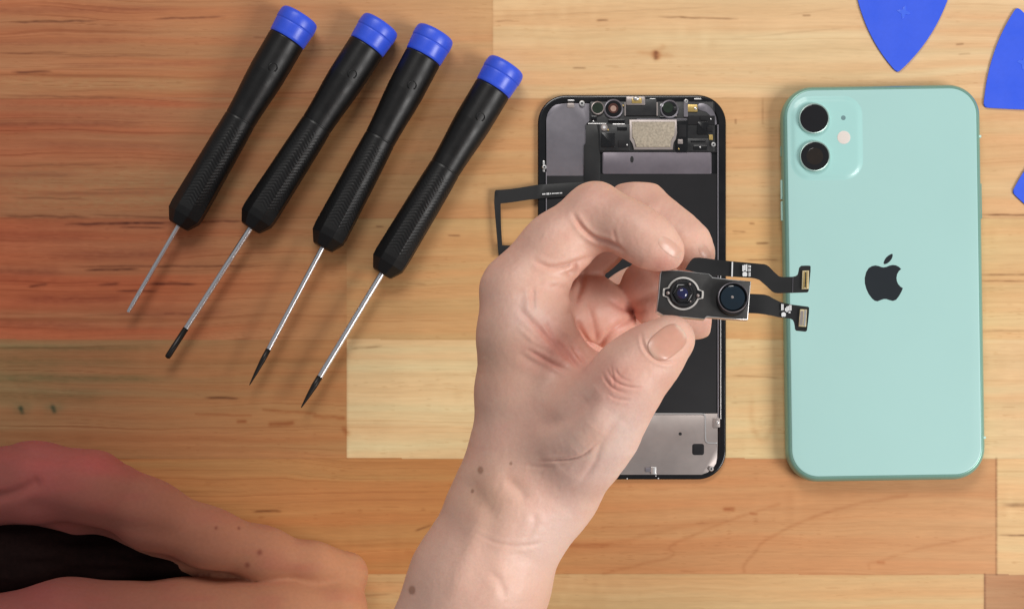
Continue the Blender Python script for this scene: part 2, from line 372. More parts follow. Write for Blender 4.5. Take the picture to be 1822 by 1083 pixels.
# ---------------------------------------------------------------- screwdrivers
def ring_lathe(name, prof, n=56, mod=None):
    """prof: (t along +X, radius) in metres"""
    rings = []
    for t, r in prof:
        ring = []
        for i in range(n):
            a = -2*math.pi*i/n
            rr = r if mod is None else mod(t, r, a)
            ring.append((t, rr*math.cos(a), rr*math.sin(a)))
        rings.append(ring)
    return loft(name, rings)
q = R(1, 7)            # one photo pixel at the height of a handle
def interp_prof(pr, step):
    out = []; t = pr[0][0]
    ts = [p[0] for p in pr]; rs = [p[1] for p in pr]
    n = int((ts[-1]-ts[0])/step)
    tt = sorted(set([ts[0] + (ts[-1]-ts[0])*i/n for i in range(n+1)] + ts))
    return [(x, float(np.interp(x, ts, rs))) for x in tt]
def handle_mod(t, r, a):
    tp = t/q
    f = min(max((tp - 290)/100, 0), 1)              # round at the waist, eight-sided at the end
    seg = math.pi/4; aa = (a + seg/2) % seg - seg/2
    poly = math.cos(seg/2)/math.cos(aa)
    r = r*((1-f*0.9) + f*0.9*poly*1.03)
    if 226 < tp < 396:
        w = min((tp-226)/14, (396-tp)/14, 1)
        ph = (tp/6.4 + abs(((a*8/(2*math.pi)) % 1) - .5)*2.6) % 1
        r += w*0.00013*(abs(ph*2-1)*2-1)*(0.25 + 0.75*max(0, math.sin(a*1.0 + 2.4))**2 + 0.75*max(0, math.sin(a + 0.6))**4)
    if 214 < tp < 217: r -= 0.00010
    return r
hp = [(51,32.0),(53,33.4),(90,33.4),(120,33.2),(145,32.0),(170,30.2),(195,28.8),(214,28.2),(216,28.2),(219,28.5),(260,29.6),(310,30.6),(360,31.6),(400,32.0),(413,31.0),(432,19.5),(433.5,17),(434,8)]
me_handle = ring_lathe('handle', interp_prof([(t*q, r*q) for t, r in hp], 1.6*q), 96, handle_mod)
cp = [(0.0,10),(0.3,24),(0.8,29.5),(2.2,32.6),(4.5,34.6),(8,35.8),(13,36.3),(21.5,36.5),(23.0,36.2),(23.8,35.6),(24.6,35.2),(25.4,35.5),(27,35.6),(36,34.9),(46,34.3),(49.8,33.8),(51,32.6),(51.1,12)]
me_cap = ring_lathe('cap', [(t*q, r*q) for t, r in cp], 64)
def torus_arc(R0, r0, a0, a1, n=26, m=8):
    rings = []
    for i in range(n):
        a = a0 + (a1-a0)*i/(n-1)
        rings.append([((R0 + r0*math.cos(b))*math.cos(a), (R0 + r0*math.cos(b))*math.sin(a), r0*math.sin(b)) for b in [2*math.pi*j/m for j in range(m)]])
    return loft('moulded_mark', rings)
me_mark = torus_arc(7.5*q, 0.9*q, 0.6, 5.6)
for mm in (me_handle, me_cap, me_mark):
    mm.shade_smooth()
me_handle.set_sharp_from_angle(angle=math.radians(38))
def screwdriver(c, e, mid, w, kind, label):
    a = P(*c, 7.3); b = P(*e, 6.5); d = b - a
    rz = math.atan2(d.y, d.x)
    root = empty('precision_screwdriver', (a.x, a.y, 0.0), rz)
    tag(root, label, 'screwdriver', 'precision screwdrivers in a fan')
    def part(name, me, mat, loc=(0, 0, 0.0076), tilt=0.0):
        if len(me.materials) == 0: me.materials.append(mat)
        o = bpy.data.objects.new(name, me); SC.collection.objects.link(o); o.parent = root; o.location = loc; o.rotation_euler = (0, tilt, 0)
        return o
    tl = math.radians(0.5)
    part('handle', me_handle, M['handle'], tilt=tl); part('cap', me_cap, M['cap'], tilt=tl)
    mk = part('moulded_mark', me_mark, M['handle'], (110*q, 0.0024, 0.0076 + 31.0*q)); mk.rotation_euler = (math.radians(-19), 0, 0.4)
    L = d.xy.length; me_ = math.dist(c, mid)/math.dist(c, e)*L
    hr = (w/2 + 0.5)*q; t0 = 430*q
    me_s = ring_lathe('shaft', [(t0, hr), (me_, hr), (me_+0.0001, hr*0.3)] if kind != 'needle' else [(t0, hr), (L-0.004, hr), (L, hr*0.75)], 24)
    me_s.shade_smooth(); me_s.set_sharp_from_angle(angle=math.radians(40)); part('shaft', me_s, M['steel'], (0, 0, 0.0068))
    if kind == 'blunt':
        pr = [(me_, hr*0.3), (me_+.0001, hr*1.0), (L-0.0012, hr*1.0), (L-0.0004, hr*0.9), (L, hr*0.3)]
    else:
        pr = [(me_, hr*0.3), (me_+.0001, hr*0.95), (me_+(L-me_)*.3, hr*0.95), (me_+(L-me_)*.65, hr*0.62), (L-0.0006, hr*0.22), (L, hr*0.1)]
    if kind != 'needle':
        me_t = ring_lathe('blade_tip', pr, 24); me_t.shade_smooth(); part('blade_tip', me_t, M['tip'], (0, 0, 0.0068))
    return root
screwdriver((536,27), (228,555), (228,555), 7.5, 'needle', 'leftmost blue capped black screwdriver, bare thin shaft without a dark tip')
screwdriver((680,41), (297,637), (330,583), 9.5, 'blunt', 'second screwdriver from the left, steel shaft ending in a blunt straight dark tip')
screwdriver((777,57), (444,685), (478,621), 9.0, 'point', 'third screwdriver from the left, slim shaft with a thin pointed dark tip')
screwdriver((903,115), (536,725), (570,670), 10.5, 'point', 'rightmost screwdriver beside the display, thickest shaft with spear shaped dark tip')

# ---------------------------------------------------------------- opening picks
def pick(verts, rc, name_label, mark_at, z=0.85):
    """rounded triangle with bowed sides; verts in photo px"""
    pts = []
    n = len(verts); cx = sum(v[0] for v in verts)/n; cy = sum(v[1] for v in verts)/n
    for i in range(n):
        a, b = verts[i], verts[(i+1) % n]
        mx, my = (a[0]+b[0])/2, (a[1]+b[1])/2; ox, oy = mx-cx, my-cy; l = math.hypot(ox, oy); L_ = math.dist(a, b)
        bow = rc[i]*L_
        for j in range(0, 25):
            t = j/24; s = 4*t*(1-t)*bow
            pts.append((a[0]+(b[0]-a[0])*t + ox/l*s, a[1]+(b[1]-a[1])*t + oy/l*s))
    # round the corners by resampling
    pts = [p for i, p in enumerate(pts) if math.dist(p, pts[i-1]) > 0.1]
    P_ = np.array(pts); m = len(P_)
    seg = np.r_[0, np.cumsum(np.hypot(*(np.roll(P_, -1, 0)-P_).T))]; tot = seg[-1]
    u = np.linspace(0, tot, 240, endpoint=False); Q = np.stack([np.interp(u, seg, np.r_[P_[:, k], P_[0, k]]) for k in (0, 1)], 1)
    w = max(int(11/(tot/240)), 1); ker = np.hanning(2*w+3); ker /= ker.sum(); K = len(ker)//2
    Q = np.stack([np.convolve(np.r_[Q[-K:, k], Q[:, k], Q[:K, k]], ker, 'valid') for k in (0, 1)], 1)
    c = P(cx, cy, 0)
    root = empty('opening_pick', (c.x, c.y, 0)); tag(root, name_label, 'opening pick', 'blue opening picks')
    plate('pick_body', [tuple(v) for v in Q], 0.02, z, M['pick'], root, bevel=0.3, seg=3)
    if mark_at:
        x, y = mark_at; r1, r2 = 13.0, 4.6; st = []
        for i in range(16):
            a = math.radians(22.5*i + 12); rr = r1 if i % 4 == 0 else (r2 if i % 4 == 2 else 8.2)
            st.append((x + rr*math.cos(a), y + rr*math.sin(a)))
        plate('embossed_star', st, z-0.05, z+0.12, M['pick_mark'], root, bevel=0.06)
    return root
pick([(1597,130),(1514,-95),(1708,-95)], [.10,.06,.10], 'blue opening pick above the mint phone, point facing down', (1608,22))
pick([(1810,12),(1750,191),(1925,194)], [.07,.015,.07], 'blue opening pick right of the mint phone, flat edge at the bottom', (1822,112))
pick([(1801,342),(1880,240),(1905,420)], [.06,.06,.04], 'blue opening pick whose corner alone shows at right edge', None)

# ---------------------------------------------------------------- mint rear housing
def housing():
    c = P(1569.6, 504.3, 4.0); w, h = R(353, 4), R(700, 4); rot = math.radians(0.88); r = R(56, 4)
    root = empty('phone_rear_housing', (c.x, c.y, 0))
    tag(root, 'mint green phone back lying face down on the wood, two cameras', 'phone housing')
    def ring(inset, z, n=14): return [(x, y, z*.001) for x, y in rrect(c.x, c.y, w-2*inset*.001, h-2*inset*.001, r-inset*.001, rot, n)]
    prof = [(2.0,0.05),(1.3,0.15),(0.7,0.6),(0.28,1.5),(0.06,2.6),(0,3.8),(0.05,5.0),(0.25,6.1),(0.6,6.95),(1.05,7.5),(1.5,7.80),(1.72,7.86),(1.80,7.80),(1.84,7.6)]
    link('metal_frame', loft('metal_frame', [ring(*p) for p in prof], False, True), M['teal_frame'], root, True, 50)
    gp = [(1.86,7.55),(1.86,7.85),(1.95,7.98),(2.15,8.05),(2.5,8.08),(6,8.085)]
    g = link('back_glass', loft('back_glass', [ring(*p) for p in gp], True, False), M['teal'], root, True, 50)
    # camera bump: a low frosted plateau with a soft shoulder
    bc = P(1471, 245.5, 8.6); bw, bh = R(121, 8.6), R(141, 8.6)
    def br(inset, z): return [(x, y, z*.001) for x, y in rrect(bc.x, bc.y, bw-2*inset*.001, bh-2*inset*.001, R(30)-inset*.001, rot, 14)]
    link('camera_bump', loft('camera_bump', [br(*p) for p in [(-1.1,8.05),(-0.7,8.11),(-0.2,8.24),(0.3,8.42),(0.8,8.58),(1.4,8.66),(2.2,8.69),(4,8.70)]], True, False), M['teal_bump'], root, True, 50)
    for (x, y), core in (((1448.4,211), M['lens']), ((1449.8,278), M['lens_brown'])):
        rg = disc('lens_ring', x, y, [(28.0,8.6),(27.8,9.3),(27.2,9.9),(26.2,10.05),(25.2,10.0),(24.8,9.7)], M['ring'], root, 64)
        disc('lens_glass', x, y, [(24.9,9.5),(24.8,9.82),(24.2,9.86),(10,9.87)], M['lens'], root, 64)
        if core is not M['lens']: disc('lens_core_or_glint', x, y, [(15,9.86),(14.5,9.89),(5,9.895)], core, root, 48)
    fl = disc('flash', 1501.6, 244.6, [(11.8,8.6),(11.6,8.78),(10.8,8.82),(4,8.83)], M['flash'], root, 40)
    disc('microphone_hole', 1500.6, 209.8, [(4.4,8.6),(4.2,8.73),(2,8.74)], M['mic'], root, 24)
    # emblem
    f = lambda L_: [(1500+u/7.733, 420+v/7.733) for u, v in L_]
    body = f([(560,430),(530,426),(490,411),(450,403),(400,411),(352,440),(318,495),(298,575),(300,650),(320,725),(352,795),(398,857),(435,888),(475,896),(520,878),(560,865),(600,866),(640,880),(685,891),(730,875),(770,825),(805,762),(824,715)])
    bite = f([(790,694),(760,660),(742,620),(736,575),(744,525),(768,482),(800,452)])
    top = f([(772,424),(730,402),(685,396),(640,405),(600,422)])
    em = plate('apple_emblem', body + bite + top, 8.08, 8.11, M['logo'], root)
    leaf = smooth_path(f([(557,385),(560,352),(585,302),(630,262),(682,237),(684,280),(662,328),(622,368),(585,386)]), 1)
    plate('emblem_leaf', leaf, 8.08, 8.11, M['logo'], root)
    # side keys and antenna bands
    ux, uy = math.cos(rot), math.sin(rot)
    def side(name, s, y0, y1, z, out, mat, wd=1.6):
        yy0, yy1 = P(0, y0, z).y - c.y, P(0, y1, z).y - c.y
        ym, L_ = (yy0+yy1)/2, abs(yy0-yy1); xm = s*(w/2 + (out-0.5)*.001)
        me = loft(name, [[(c.x + (xm+px_)*ux - (ym+py_)*uy, c.y + (xm+px_)*uy + (ym+py_)*ux, (z+zz)*.001) for px_, py_ in
              [(-.0005,-L_/2),(.0005,-L_/2),(.0005,L_/2),(-.0005,L_/2)]] for zz in (-wd/2, wd/2)])
        link(name, me, mat, root, False)
    side('mute_switch', -1, 258, 276, 4, 0.2, M['teal_frame'])
    side('volume_button', -1, 318, 352, 4.4, 0.45, M['band']); side('volume_button', -1, 356, 390, 4.4, 0.45, M['band'])
    side('power_button', 1, 330, 392, 4.4, 0.35, M['teal_frame'])
    side('antenna_band', 1, 779, 783, 5.2, 0.06, M['band'], 4.0); side('antenna_band', 1, 245, 249, 5.2, 0.06, M['band'], 4.0)
    return root
housing()

# ---------------------------------------------------------------- opened display assembly
def display():
    cx, cy = 1124.3, 511.0
    c = P(cx, cy, 1.5)
    root = empty('phone_display_assembly', (c.x, c.y, 0))
    tag(root, 'removed phone screen lying face down, black border and bare metal back', 'phone display')
    w, h = R(334.5, 1.5), R(682.5, 1.5); r = R(50, 1.5)
    def ring(inset, z): return [(x, y, z*.001) for x, y in rrect(c.x, c.y, w-2*inset*.001, h-2*inset*.001, max(r-inset*.001, .001), 0, 14)]
    link('black_border', loft('black_border', [ring(*p) for p in [(.3,.02),(0,.5),(0,1.6),(.15,1.95),(.5,2.1),(1.2,2.12),(2.4,2.1),(2.9,2.0),(3.1,1.5)]], True, True), M['gloss_black'], root, True, 50)
    # inner tray
    T = lambda u, v: (940+u/4.924, 150+v/4.924)
    tray = smooth_path([(972,215),(973,205),(980,192),(992,184),(1049,184)], 1, False) + [(1049,216),(1043,220),(1042.5,255),(1039,258),(1039,313),(972,313)]
    plate('metal_plate', tray, 1.6, 2.35, M['plate'], root, bevel=0.12)
    plate('charcoal_film', [(972,309),(1277,309),(1277,736),(1277,800),(972,800)], 1.6, 2.25, M['film'], root, bevel=0.1)
    st = box('metal_strip', 1072, 271, 1266, 309.5, 1.6, 2.5, M['strip'], root, 0.12, 3)
    disc('strip_hole', 1124.4, 283.8, [(3.2,2.4),(3.1,2.52),(1,2.525)], M['black'], root, 20, 1.9)
    box('film_band', 1042, 262, 1278, 271.5, 1.6, 2.4, M['film'], root)
    # top electronics
    sb = box('sensor_bracket', 1049, 181, 1272, 270, 1.6, 2.55, M['black'], root, 0.15, 4)
    box('bracket_cover', 1066, 221, 1121, 268, 2.5, 3.0, M['black'], root, 0.12, 2)
    box('bracket_cover', 1203, 214, 1224, 270, 2.5, 3.05, M['gloss_black'], root, 0.12, 2)
    box('bracket_cover', 1216, 246, 1262, 269, 2.5, 3.0, M['black'], root, 0.12, 2)
    box('chip', 1241, 217, 1261, 239, 2.5, 3.0, M['gloss_black'], root, 0.1, 1)
    box('chip', 1224, 206, 1272, 222, 2.5, 2.85, M['film'], root, 0.1, 1)
    box('rail', 1046, 219.3, 1079, 221.3, 2.4, 3.05, M['bead'], root, 0.1, .6)
    box('rail', 1090, 220.0, 1112, 222.6, 2.5, 3.1, M['bead'], root, 0.1, .6)
    box('rail', 1133, 211.5, 1222, 213.2, 2.5, 3.0, M['plate'], root, 0.1, .6)
    for x0, y0, x1, y1, mk in ((1052,206,1062,213,'gloss_black'),(1098,224,1116,232,'gloss_black'),(1100,250,1118,262,'film'),(1070,236,1094,262,'gloss_black'),(1207,222,1221,244,'film'),
                               (1229,249,1256,253,'gloss_black'),(1206,248,1215,256,'plate2'),(1246,208,1258,214,'film'),(1174,207,1196,211,'gloss_black'),(1082,212,1112,217,'gloss_black'),(1258,226,1268,234,'film'),(1234,258,1258,267,'gloss_black')):
        box('component', x0, y0, x1, y1, 2.7, 3.25, M[mk], root, .1, .8)
    for x, y, mk in ((1056,216,'bead'),(1082,231,'gold'),(1116,258,'bead'),(1208,265,'gold'),(1246,262,'bead'),(1203,206,'plate2'),(1265,212,'bead'),(1109,188,'gold')):
        disc('solder_dot', x, y, [(1.5,2.9),(1.4,3.3),(.5,3.35)], M[mk], root, 10)
    # mounting clip in the middle
    box('centre_bracket', 1113, 176, 1169, 206, 2.5, 3.1, M['black'], root, 0.15, 2)
    box('bracket_rail', 1168, 182, 1170.6, 206, 2.5, 3.3, M['plate2'], root, 0.1, .6)
    box('bracket_rail', 1111, 182, 1113.6, 206, 2.5, 3.3, M['plate2'], root, 0.1, .6)
    box('bracket_tab', 1114, 172, 1148, 187, 3.0, 3.5, M['plate2'], root, 0.12, 2)
    box('tab_contact', 1124, 174.5, 1142, 184, 3.5, 3.65, M['gold'], root, 0.05, 2)
    disc('clip_pin', 1132, 175, [(6,2.2),(5.6,3.9),(4,4.2),(1,4.3)], M['bead'], root, 24, .7)
    # loudspeaker
    sp0 = [(1121,214),(1203,214),(1203,238),(1201,247),(1196,252),(1196,265),(1129,265),(1128,254),(1122,248)]
    plate('speaker_frame', [(x + (1.6 if x > 1160 else -1.6), y + (1.4 if y > 240 else -1.4)) for x, y in sp0], 2.5, 3.1, M['plate2'], root, bevel=.2)
    plate('speaker', [(1124,216.5),(1201,216.5),(1200.5,237),(1198.5,243),(1194,247.5),(1193.5,262),(1131.5,262),(1130.5,250),(1125,245)], 3.0, 3.45, M['speaker'], root, bevel=.25)
    # round sensors
    s1 = disc('sensor_ring', 1063.3, 192.4, [(12.2,2.5),(12.0,3.5),(11.2,3.7),(10,3.6),(9.6,3.3)], M['plate2'], root)
    disc('sensor_glass', 1063.3, 192.4, [(9.8,3.2),(9.6,3.5),(3,3.55)], M['green'], root)
    disc('sensor_ring', 1091.3, 193.9, [(17.5,2.5),(17.2,3.3),(15.8,3.5),(14.6,3.4),(14.2,3.0)], M['plate'], root)
    disc('sensor_glass', 1091.3, 193.9, [(14.3,2.9),(14.2,3.2),(5,3.25)], M['gloss_black'], root)
    disc('sensor_core', 1091.3, 192.6, [(9,3.2),(8.8,3.4),(6,3.42)], M['amber'], root)
    disc('sensor_core', 1091.3, 193.2, [(5.4,3.4),(5.2,3.55),(2,3.6)], M['pink'], root, 24)
    disc('sensor_ring', 1190.8, 194.4, [(16.8,2.5),(16.5,3.3),(15.3,3.5),(13.8,3.4),(13.4,3.0)], M['plate'], root)
    disc('sensor_glass', 1190.8, 194.4, [(13.5,2.9),(13.4,3.15),(5,3.2)], M['gloss_black'], root)
    disc('sensor_core', 1188.6, 191.6, [(9.4,3.15),(9.2,3.4),(3,3.45)], M['green'], root)
    box('sensor_notch', 1198, 190, 1205, 197, 3.3, 3.7, M['black'], root, .1, 1)
    disc('solder_dot', 1177.6, 187.2, [(3,2.5),(2.9,3.3),(1,3.4)], M['white'], root, 16)
    # right cluster
    box('ground_tab', 1216.5, 178, 1224, 208, 2.5, 3.2, M['plate'], root, .12, 1)
    box('gold_contact', 1222, 186, 1241, 199, 2.5, 3.0, M['gold'], root, .1, 1)
    disc('solder_dot', 1237.5, 192.8, [(2.4,2.8),(2.3,3.2),(1,3.3)], M['bead'], root, 16)
    plate('corner_plate', smooth_path([(1241,184),(1255,184),(1266,192),(1273,204),(1276,222),(1270,222),(1262,200),(1241,196)], 1), 2.2, 2.7, M['plate'], root, bevel=.1)
    box('gold_contact', 1261.5, 240, 1268.5, 249, 2.5, 3.0, M['gold'], root, .1, 1)
    screws = [(1035.5,183.8,5.6),(1075,226.5,7.0),(1269.5,257,4.6),(1265.8,833.5,4.6),(968.6,297,4.4),(1221,180,4)]
    for i, (x, y, rr) in enumerate(screws):
        s = disc('screw', x, y, [(rr,2.2),(rr*.97,3.2),(rr*.8,3.45),(rr*.3,3.5)], M['bead'] if i not in (1,) else M['plate2'], root, 8 if i == 1 else 24)
        disc('screw_recess', x, y, [(rr*.38,3.45),(rr*.36,3.53),(rr*.1,3.54)], M['black'] if i != 1 else M['white'], s, 12)
    box('clip', 1009, 183.5, 1022, 192, 2.3, 2.6, M['plate2'], root, .1, 2)
    for x0, x1, y in ((1156,1167,176.5),(1235,1248,176.3),(1010,1022,179)): box('clip', x0, y-1.3, x1, y+1.3, 2.0, 2.4, M['bead'], root, .08, 1)
    box('clip', 965.6, 286, 969.6, 306, 2.0, 2.7, M['bead'], root, .12, 1.5)
    # silver liners down both inner edges
    box('liner', 971.2, 306, 973.0, 800, 2.0, 2.65, M['plate'], root, .08, .6)
    box('liner', 1276.6, 222, 1278.6, 745, 2.0, 2.65, M['plate'], root, .08, .6)
    box('liner', 1281.4, 470, 1283.0, 745, 2.0, 2.5, M['bead'], root, .08, .6)
    # lower shield
    sh = [(972,735),(1277,735),(1277,790)] + [(1276,815),(1274,824),(1268,833),(1259,840),(1248,844)] + [(990,844),(976,835),(972,815)]
    plate('bottom_shield', sh, 1.8, 2.45, M['plate2'], root, bevel=.1)
    def bead(path, hw=1.1):
        p = smooth_path(path, 3, False); a, b = [], []
        for i in range(len(p)):
            x0, y0 = p[max(i-1, 0)]; x1, y1 = p[min(i+1, len(p)-1)]; l = math.hypot(x1-x0, y1-y0) or 1
            nx_, ny_ = -(y1-y0)/l*hw, (x1-x0)/l*hw
            a.append((p[i][0]+nx_, p[i][1]+ny_)); b.append((p[i][0]-nx_, p[i][1]-ny_))
        return a + b[::-1]
    plate('shield_bead', bead([(975,735.5),(1240,735.5),(1253.5,736),(1255,740),(1255,775),(1256,786),(1262,787.5),(1276,787.5)]), 2.4, 2.75, M['bead'], root, bevel=.12)
    disc('shield_hole', 1210.3, 771.4, [(3.0,2.4),(2.9,2.47),(1,2.475)], M['black'], root, 20)
    box('shield_window', 1231.6, 789, 1252.8, 809, 2.4, 2.5, M['film'], root, 0.03, 4)
    box('clip', 1148, 831, 1158, 839, 2.4, 2.75, M['plate'], root, .1, 1); box('clip', 1158, 830, 1167.5, 843.5, 2.4, 2.9, M['bead'], root, .1, 1)
    box('clip', 1268.5, 743, 1281, 760, 2.4, 2.9, M['plate2'], root, .1, 1.5)
    disc('screw', 1277, 751, [(2.8,2.8),(2.7,3.1),(1,3.2)], M['bead'], root, 16)
    for x, y in ((1171.5,850.5),(1116,851),(1167,846)): disc('solder_dot', x, y, [(1.2,2.0),(1.1,2.2),(.4,2.25)], M['white'], root, 10)
    # ribbon running down the inside
    rib = [(1042,222),(1062,222),(1065,240),(1065,262),(1068,275),(1068,360),(1040,360),(1039,290),(1039,259),(1042.5,255)]
    plate('ribbon_cable', rib, 2.5, 2.8, M['flex'], root, bevel=.08)
    # looping ribbon that leaves the left side
    def w1(x, y): return 0
    top = [(880,342),(882,338),(893,337.6),(908,336.4),(925,334),(940,331.5),(955,329),(970,328),(1062,322),(1062,345),(975,352),(955,354),(940,355.5),(925,357.8),(908,360.3),(890.5,362),
           (891,380),(891.6,405),(893.4,436.5),(915,437),(960,434),(960,455),(915,458),(887.5,460),(886.6,450),(884,420),(881,385),(879.2,360)]
    fc = plate('looped_ribbon_cable', top, 2.75, 2.95, M['flex'], root, bevel=.06)
    x = 965.0
    for wd, hh in ((3,2.6),(3,2.6),(1.4,0),(2.6,3.4),(2.8,3.4),(1,0),(2,2.6),(1.2,0),(2.6,2),(2.4,2),(1.6,1.6),(2.5,2),(2.5,2),(2,2),(1,0),(2,2.2),(2,2.2)):
        y = 345.4 - (x-965)*0.06
        if hh: box('printed_mark', x, y-hh/2, x+wd*.8, y+hh/2, 2.93, 2.97, M['white'], fc, 0, .3)
        x += wd
    box('printed_mark', 1019.5, 337.5, 1025, 343.5, 2.93, 2.97, M['white'], fc, 0, .5)
    return root
display()

# ---------------------------------------------------------------- camera module held by the hand
ZM = 180.0
def module():
    T = lambda L_: [(1140+u/5.694, 430+v/5.694) for u, v in L_]
    c = P(1255, 525, ZM)
    root = empty('dual_camera_module', (c.x, c.y, ZM*.001))
    tag(root, 'small dark dual lens camera part with two ribbon cables, pinched in the fingers', 'camera module')
    def put(o):
        return o
    body = T([(215,292),(380,294),(690,328),(715,352),(722,372),(1112,405),(1080,785),(870,770),(700,755),(690,748),(668,748),(645,778),(440,758),(230,738),(165,700),(186,560),(205,330)])
    rim = T([(208,286),(380,289),(694,323),(720,347),(727,366),(1119,400),(1087,792),(870,777),(696,762),(668,756),(648,785),(440,765),(222,745),(158,706),(179,560),(198,330)])
    link_loc = None
    plate('housing', rim, ZM-4.6, ZM-0.12, M['bead'], root, bevel=.2, zref=ZM)
    plate('face_plate', body, ZM-1.0, ZM, M['module'], root, bevel=.12, zref=ZM)
    # left lens: silver ring with two ears
    cx, cy = 1140+430/5.694, 430+525/5.694
    def eared(r, er, ew, n=96):
        pts = []
        for i in range(n):
            a = 2*math.pi*i/n; d = abs(((a + math.pi/2) % math.pi) - math.pi/2)
            rr = r
            if d*r < ew: rr = er
            pts.append((cx + rr*math.cos(a+0.06), cy + rr*math.sin(a+0.06)))
        return smooth_path(pts, 1)
    plate('lens_ring', eared(29.5, 36.5, 7.5), ZM-.1, ZM+.35, M['pale_metal'], root, bevel=.12, zref=ZM)
    plate('lens_well', eared(26.3, 33.2, 5.2), ZM+.3, ZM+.42, M['gloss_black'], root, bevel=.05, zref=ZM)
    disc('lens_barrel', cx, cy-.5, [(25.2,ZM+.4),(24.6,ZM+1.2),(23.2,ZM+1.5),(19.5,ZM+1.45),(19,ZM+1.3)], M['black'], root, 10)
    disc('lens_barrel', cx-.5, cy-.5, [(18.8,ZM+1.3),(18.0,ZM+2.0),(16.5,ZM+2.1),(14.6,ZM+1.8)], M['gloss_black'], root, 6)
    disc('lens_glass', cx-.5, cy-.8, [(15.2,ZM+1.7),(14.4,ZM+2.05),(11,ZM+2.2),(6,ZM+2.25),(2,ZM+2.26)], M['lens'], root, 48)
    disc('lens_core_or_glint', cx-1, cy-.8, [(10,ZM+2.2),(9.4,ZM+2.4),(6,ZM+2.7),(2,ZM+2.8)], M['lens_blue'], root, 36)
    for dx, dy, rr in ((-26.5,-1.5,3.4),(26.5,3.0,3.4),(12,-17,2.6),(13,13.5,2.0)):
        disc('lens_screw', cx+dx, cy+dy, [(rr,ZM+.4),(rr*.9,ZM+1.7),(rr*.5,ZM+1.95),(.4,ZM+2.0)], M['plate2'], root, 16)
    # right lens: taller black barrel
    x2, y2 = 1140+935/5.694, 430+565/5.694
    disc('lens_barrel', x2, y2+3, [(29,ZM-.1),(28.4,ZM+1.0),(27.2,ZM+1.9)], M['black'], root, 48)
    disc('lens_rim', x2, y2, [(27.4,ZM+.5),(27.0,ZM+2.5),(26.2,ZM+2.7),(25.2,ZM+2.6),(24.8,ZM+2.2)], M['plate'], root, 56)
    disc('lens_well', x2, y2, [(26.0,ZM+2.0),(25.6,ZM+2.62),(24.2,ZM+2.66),(22.8,ZM+2.3),(22,ZM+2.2)], M['gloss_black'], root, 48)
    disc('lens_glass', x2, y2, [(22.4,ZM+2.1),(21.4,ZM+2.55),(16,ZM+2.8),(9,ZM+2.95),(2,ZM+3.0)], M['lens_teal'], root, 48)
    disc('lens_core_or_glint', x2-1, y2-1, [(2.6,ZM+2.9),(2.4,ZM+3.05),(1,ZM+3.1)], M['plate2'], root, 16)  # pale disc painting the tiny highlight on this lens
    # ribbons
    ub = [(450,282),(480,230),(500,200),(520,176),(545,163),(585,161),(680,172),(770,185),(850,193),(920,200),(1010,208),(1100,215),(1180,222),(1250,228),(1275,236),(1300,254),(1350,305),(1400,350),(1440,359),(1540,355),(1570,348),(1590,332),(1598,300),(1605,262),(1625,244),(1670,242),(1712,243),(1721,250),(1720,300),(1710,400),(1700,500),(1688,513),(1540,518),(1390,522),(1355,516),(1330,503),(1270,446),(1200,387),(1160,374),(1120,368),(1000,360),(920,355),(820,348),(700,335),(560,312)]
    lb = [(1090,528),(1180,533),(1250,537),(1290,548),(1340,575),(1400,604),(1460,622),(1530,636),(1620,648),(1695,658),(1706,668),(1704,720),(1694,820),(1684,900),(1668,910),(1575,900),(1563,885),(1560,850),(1553,815),(1540,790),(1515,778),(1400,765),(1330,750),(1260,738),(1180,728),(1090,724)]
    cab = []
    def densify(pts, step=2.2):
        out = []
        for i in range(len(pts)):
            a, b = pts[i], pts[(i+1) % len(pts)]; n = max(1, int(math.dist(a, b)/step))
            out += [(a[0]+(b[0]-a[0])*j/n, a[1]+(b[1]-a[1])*j/n) for j in range(n)]
        return out
    def ribbon(pts, zc, wave):
        pts = [P(x, y, zc)[:2] for x, y in densify(T(pts))]
        bm = bmesh.new(); vs = [bm.verts.new((x, y, zc*.001)) for x, y in pts]; f = bm.faces.new(vs)
        if f.normal.z < 0: f.normal_flip()
        bmesh.ops.triangulate(bm, faces=[f])
        # cut across so that the strip can bend
        x0, x1 = min(p[0] for p in pts), max(p[0] for p in pts)
        for i in range(1, 34):
            bmesh.ops.bisect_plane(bm, geom=bm.verts[:]+bm.edges[:]+bm.faces[:], plane_co=(x0+(x1-x0)*i/34, 0, 0), plane_no=(1, 0, 0))
        bm.normal_update()
        for v in bm.verts: v.co.z += wave((v.co.x-x0)/(x1-x0))*.001
        me = bpy.data.meshes.new('ribbon_cable'); bm.to_mesh(me); bm.free()
        o = link('ribbon_cable', me, M['flex'], root, False)
        sd = o.modifiers.new('thickness', 'SOLIDIFY'); sd.thickness = 0.0002
        return o
    u = ribbon(ub, ZM-1.2, lambda t: .5*math.sin(t*4.5)*(1-t))
    l = ribbon(lb, ZM-2.2, lambda t: .7*math.sin(t*5+.5)*(1-t))
    def tiny(name, pts, z0, z1, mat, par, bev=0.0): return plate(name, T(pts), z0, z1, mat, par, bevel=bev)
    zz = ZM-1.2
    tiny('fold_line', [(923,203),(936,204),(932,354),(919,353)], zz-.1, zz+1.2, M['white'], u)
    tiny('fold_line', [(1541,358),(1545,358),(1541,518),(1537,518)], zz-.1, zz+.35, M['plate'], u)
    cn = tiny('connector', [(1640,292),(1706,290),(1702,478),(1632,480)], zz, zz+.9, M['connector'], u, .15)
    tiny('contact_row', [(1652,300),(1664,300),(1658,470),(1646,470)], zz+.85, zz+1.0, M['gold'], cn)
    tiny('contact_row', [(1680,300),(1692,300),(1688,470),(1675,470)], zz+.85, zz+1.0, M['gold'], cn)
